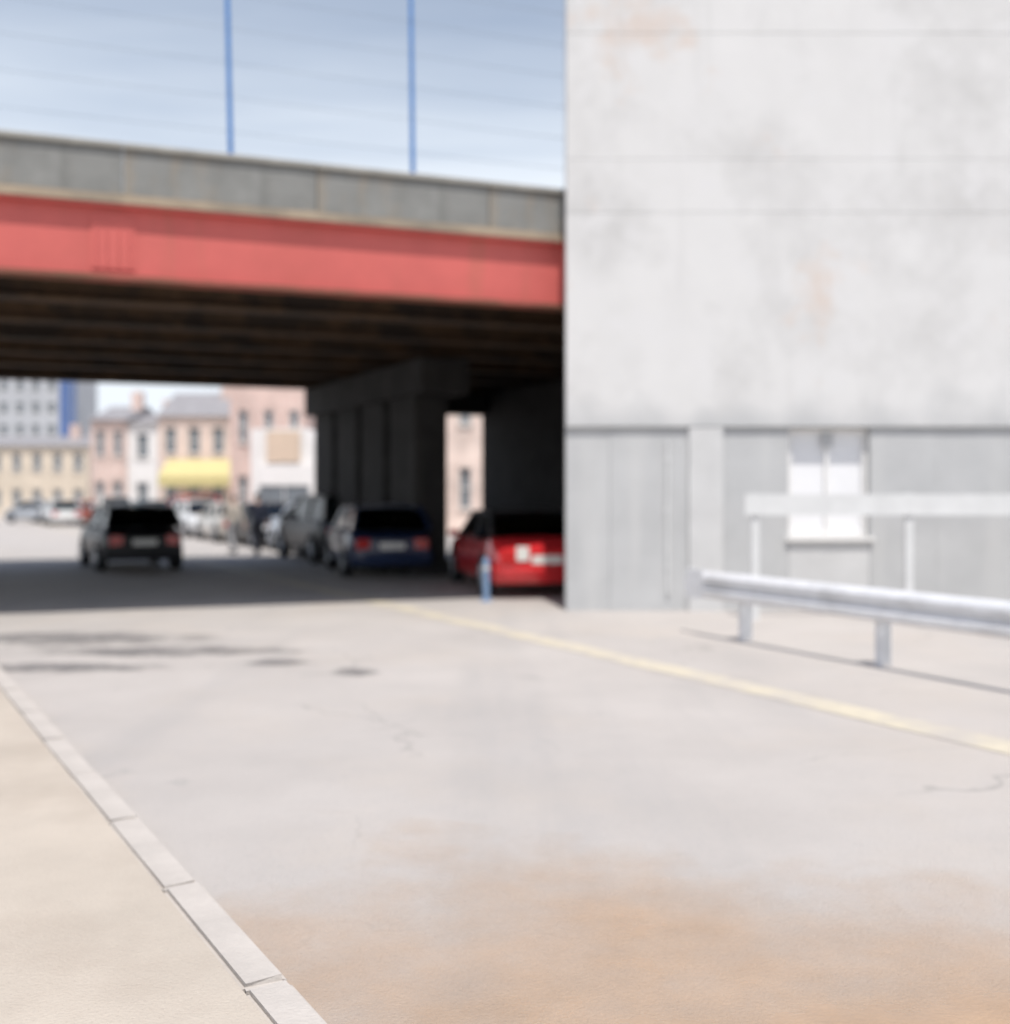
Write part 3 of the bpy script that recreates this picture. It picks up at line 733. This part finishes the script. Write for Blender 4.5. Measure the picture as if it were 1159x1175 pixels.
def person(label, pos, rz, top_m, leg_m, shoe_m, stride=.22, h=1.70):
    root = thing('person', label, 'person', (pos[0], pos[1], .006), rz, 'people walking at the edge of the underpass')
    k = h/1.70
    V = lambda x,y,z: (x*k, y*k, z*k)
    hipL, hipR = V(.09,0,.90), V(-.09,0,.90); s_ = stride
    kneeL, ankL = V(.10,s_*.55+.05,.50), V(.10,s_,.09); kneeR, ankR = V(-.10,-s_*.25+.04,.50), V(-.10,-s_-.05,.12)
    def hand(sx, wr):
        w = Vector(wr); out = [[(tuple(w),.026*k),(tuple(w+Vector((0,.005,-.07))*k),.034*k)]]
        base = w+Vector((0,.005,-.07))*k
        for q, (dy, ln) in enumerate(((-.03,.055),(-.01,.07),(.01,.075),(.03,.065))):
            a = base+Vector((0,dy,-.03))*k; out.append([(tuple(base),.034*k),(tuple(a),.010*k),(tuple(a+Vector((-sx*.012,.006,-ln*.55))*k),.009*k),(tuple(a+Vector((-sx*.028,.01,-ln))*k),.007*k)])
        t = w+Vector((0,.03,-.03))*k; out.append([(tuple(w),.026*k),(tuple(t),.012*k),(tuple(t+Vector((0,.022,-.04))*k),.010*k)])
        return out
    wL, wR = V(.25,-.16,.86), V(-.25,.18,.88)
    body = skinned('body', [[(V(0,0,.96),.10*k),(V(0,0,1.10),.12*k),(V(0,0,1.30),.14*k),(V(0,0,1.41),.09*k),(V(0,.01,1.47),.055*k),(V(0,.02,1.55),.075*k),(V(0,.02,1.63),.085*k),(V(0,.01,1.70),.065*k)],
        [(V(0,.02,1.55),.075*k),(V(0,.115,1.565),.014*k)],
        [(V(0,0,.96),.10*k),(hipL,.06*k),(kneeL,.05*k),(ankL,.038*k)], [(V(0,0,.96),.10*k),(hipR,.06*k),(kneeR,.05*k),(ankR,.038*k)],
        [(V(0,0,1.30),.14*k),(V(.18,0,1.38),.055*k),(V(.235,-.06,1.12),.042*k),(wL,.026*k)], [(V(0,0,1.30),.14*k),(V(-.18,0,1.38),.055*k),(V(-.235,-.01,1.12),.042*k),(wR,.026*k)]]
        + hand(1, wL) + hand(-1, wR), SKIN, root)
    skinned('jacket', [[(V(0,0,.84),.155*k),(V(0,0,.98),.165*k),(V(0,0,1.12),.15*k),(V(0,0,1.30),.165*k),(V(0,0,1.42),.075*k)],
        [(V(0,0,1.30),.165*k),(V(.185,0,1.385),.075*k),(V(.24,-.06,1.12),.06*k),(V(.25,-.14,.91),.045*k)],
        [(V(0,0,1.30),.165*k),(V(-.185,0,1.385),.075*k),(V(-.24,-.01,1.12),.06*k),(V(-.25,.155,.93),.045*k)]], top_m, root)
    skinned('trousers', [[(V(0,0,1.0),.15*k),(V(0,0,.93),.155*k),(hipL,.105*k),(kneeL,.078*k),(V(.10,s_*.95,.13),.062*k),(V(.10,s_*.98,.05),.055*k)], [(V(0,0,.93),.155*k),(hipR,.105*k),(kneeR,.078*k),(V(-.10,-s_*.95-.04,.14),.062*k),(V(-.10,-s_-.04,.06),.055*k)]], leg_m, root)
    for a, dz in ((ankL,0),(ankR,.0)):
        ax, ay, az = a
        skinned('shoe', [[((ax,ay-.01*k,.13*k),.045*k),((ax,ay-.02*k,.055*k),.055*k),((ax,ay+.09*k,.045*k),.05*k),((ax,ay+.21*k,.035*k),.04*k)]], shoe_m, root)
    hr = skinned('hair', [[(V(0,-.025,1.57),.07*k),(V(0,-.012,1.66),.092*k),(V(0,.0,1.70),.06*k)]], HAIR, root)
    return root
person('person in dark clothes walking away beside the silver blue hatchback', at(295, 29.9), FWD-math.pi/2,
       mat('dark_navy_jacket', (.02,.025,.045), .85, .15, 9), mat('black_trousers', (.018,.02,.03), .85, .15, 9), M['trim'])
person('person in a beige top and grey trousers walking left of the person in dark clothes', at(268, 30.6), FWD-math.pi/2+.3,
       mat('beige_top', (.50,.45,.39), .85, .1, 9), mat('grey_trousers', (.30,.30,.31), .85, .1, 9), M['trim'], h=1.62)

# ------------------------------------------------------------------ buildings
def building(name, label, xl, xr, d, top_y, depth, wall_m, floors, cols, roof='flat', win_m=None, ground=None, H=None, wfrac=.5, skip=(), rz=0.0, roof_m=None):
    X0, X1 = (xl-CX)/F*d, (xr-CX)/F*d
    H = H or zz(top_y, d); w = X1-X0
    root = thing(name, label, 'building', (X0, d, 0), rz, 'buildings beyond the overpass')
    # front wall made of piers and spandrels round real openings
    fh = H/floors; cw = w/cols; ww = cw*wfrac; 
    bm = bmesh.new()
    bx(bm, 0, w, .25, depth, 0, H)
    for f in range(floors):
        zs, zh = f*fh + fh*.30, f*fh + fh*.80
        bx(bm, 0, w, 0, .249, f*fh, zs); bx(bm, 0, w, 0, .249, zh, (f+1)*fh)
        for cidx in range(cols+1):
            a = 0 if cidx == 0 else (cidx-.5)*cw + ww/2
            b = w if cidx == cols else (cidx+.5)*cw - ww/2
            bx(bm, a, b, 0, .249, zs, zh)
    finish(bm, 'wall', wall_m, root)
    for f in range(floors):
        zs, zh = f*fh + fh*.30, f*fh + fh*.80
        for cidx in range(cols):
            xc = (cidx+.5)*cw
            wd = box('window', M['glass'], (xc-ww/2+.01, xc+ww/2-.01, .20, .245, zs+.01, zh-.01), root)
            fm = bmesh.new()
            for b in ((xc-ww/2+.012,xc-ww/2+.07,zs+.012,zh-.012),(xc+ww/2-.07,xc+ww/2-.012,zs+.012,zh-.012),
                      (xc-ww/2+.07,xc+ww/2-.07,zh-.08,zh-.012),(xc-ww/2+.07,xc+ww/2-.07,zs+.012,zs+.07),
                      (xc-ww/2+.07,xc+ww/2-.07,(zs+zh)/2-.025,(zs+zh)/2+.025)):
                bx(fm, b[0], b[1], .14, .199, b[2], b[3])
            finish(fm, 'frame', win_m or M['frame_white'], wd)
            box('sill', M['kerb'], (xc-ww/2-.06, xc+ww/2+.06, -.08, .02, zs-.10, zs-.003), wd)
    if roof == 'flat':
        box('roof', M['slate'], (-.12, w+.12, -.14, depth+.1, H+.002, H+.22), root)
    else:
        bm = bmesh.new(); prism(bm, [(-.25,H+.003),(depth+.25,H+.003),(depth/2,H+roof)], -.1, w+.1, 'X')
        rf = finish(bm, 'roof', roof_m or M['slate'], root)
        box('chimney', M['brick'], (w*.72, w*.72+.7, depth*.35, depth*.35+.6, H+roof*.55, H+roof+.9), rf)
    return root, w, H
# terraces on the left
building('terraced_house', 'narrow red brick house left of the white rendered house', 104, 145, 70, 482, 8, M['brick'], 2, 2, roof=1.2)
building('terraced_house', 'white rendered house between two red brick houses', 145.5, 181, 70.2, 486, 8, M['render_white'], 2, 1, roof=.9, wfrac=.4)
A3, w3, h3 = building('terraced_house', 'wide red brick house with the yellow awning', 181.5, 264, 70.1, 478, 8, M['brick_pink'], 2, 3, roof=1.9)
bm = bmesh.new(); prism(bm, [(-.02,4.0),(-1.9,2.9),(-1.9,2.25),(-1.86,2.25),(-1.86,2.86),(-.02,3.9)], .6, w3+1.4, 'X')
aw = finish(bm, 'shop_awning', M['awning'], A3)
for xx in (.7, w3/2, w3+1.3):
    bm = bmesh.new(); tube(bm, (xx,-.02,2.3),(xx,-1.84,2.8),.03); finish(bm, 'bracket', M['trim'], aw)
building('brick_block', 'tall red brick block rising behind the white shopfront next to the pier', 264, 352, 56, 380, 10, M['brick_dark'], 3, 3, wfrac=.38)
# white shopfront in front of it
sx0, sx1, sdp = (288-CX)/F*52, (367-CX)/F*52, 52
sh = thing('white_shop', 'single storey white shopfront with tan sign board in front of the brick block', 'building', (sx0, sdp, 0), 0, 'buildings beyond the overpass')
sw = sx1 - sx0; sH = zz(492, sdp)
bm = bmesh.new()
prism(bm, [(0,0),(sw,0),(sw,sH-.45),(sw-.7,sH+.05),(0,sH)], .15, 3.6, 'Y'); finish(bm, 'wall', M['render_white'], sh)
for a, b, z0_, z1_ in ((0,.35,0,sH-.05),(sw-.5,sw,0,sH-.5),(.352,sw-.502,2.15,3.2),(.352,sw-.502,0,.45)):
    box('pier', M['render_white'], (a, b, 0, .148, z0_, z1_), sh)
box('sign_board', M['sign_tan'], (.75, sw-.95, -.05, .10, 3.25, sH-.1), sh)
for i in range(2):
    a = .36 + i*(sw-.862)/2
    wd = box('shop_window', M['glass'], (a+.03, a+(sw-.862)/2-.03, .09, .14, .455, 2.145), sh)
    box('frame', M['frame_white'], (a-.01, a+.028, .04, .138, .455, 2.145), wd)
# house in the gap beside the pier
building('gable_house', 'pale pink brick house framed by the bright gap beside the pier', 470, 640, 46, 420, 8, M['brick_pink'], 2, 4, wfrac=.32)
# left background
building('low_tan_building', 'low tan rendered building at the left below the grey tower', -40, 101, 84, 512, 9, M['render_tan'], 2, 6, roof=1.0, wfrac=.45)
tw, w_, h_ = building('grey_tower', 'far grey tower block with a blue glazed corner', -60, 68, 150, 380, 14, M['tower_grey'], 8, 7, wfrac=.55)
box('glazed_corner', M['blue_glass'], (w_+.01, w_+.75, .3, 4, 0, h_), tw)
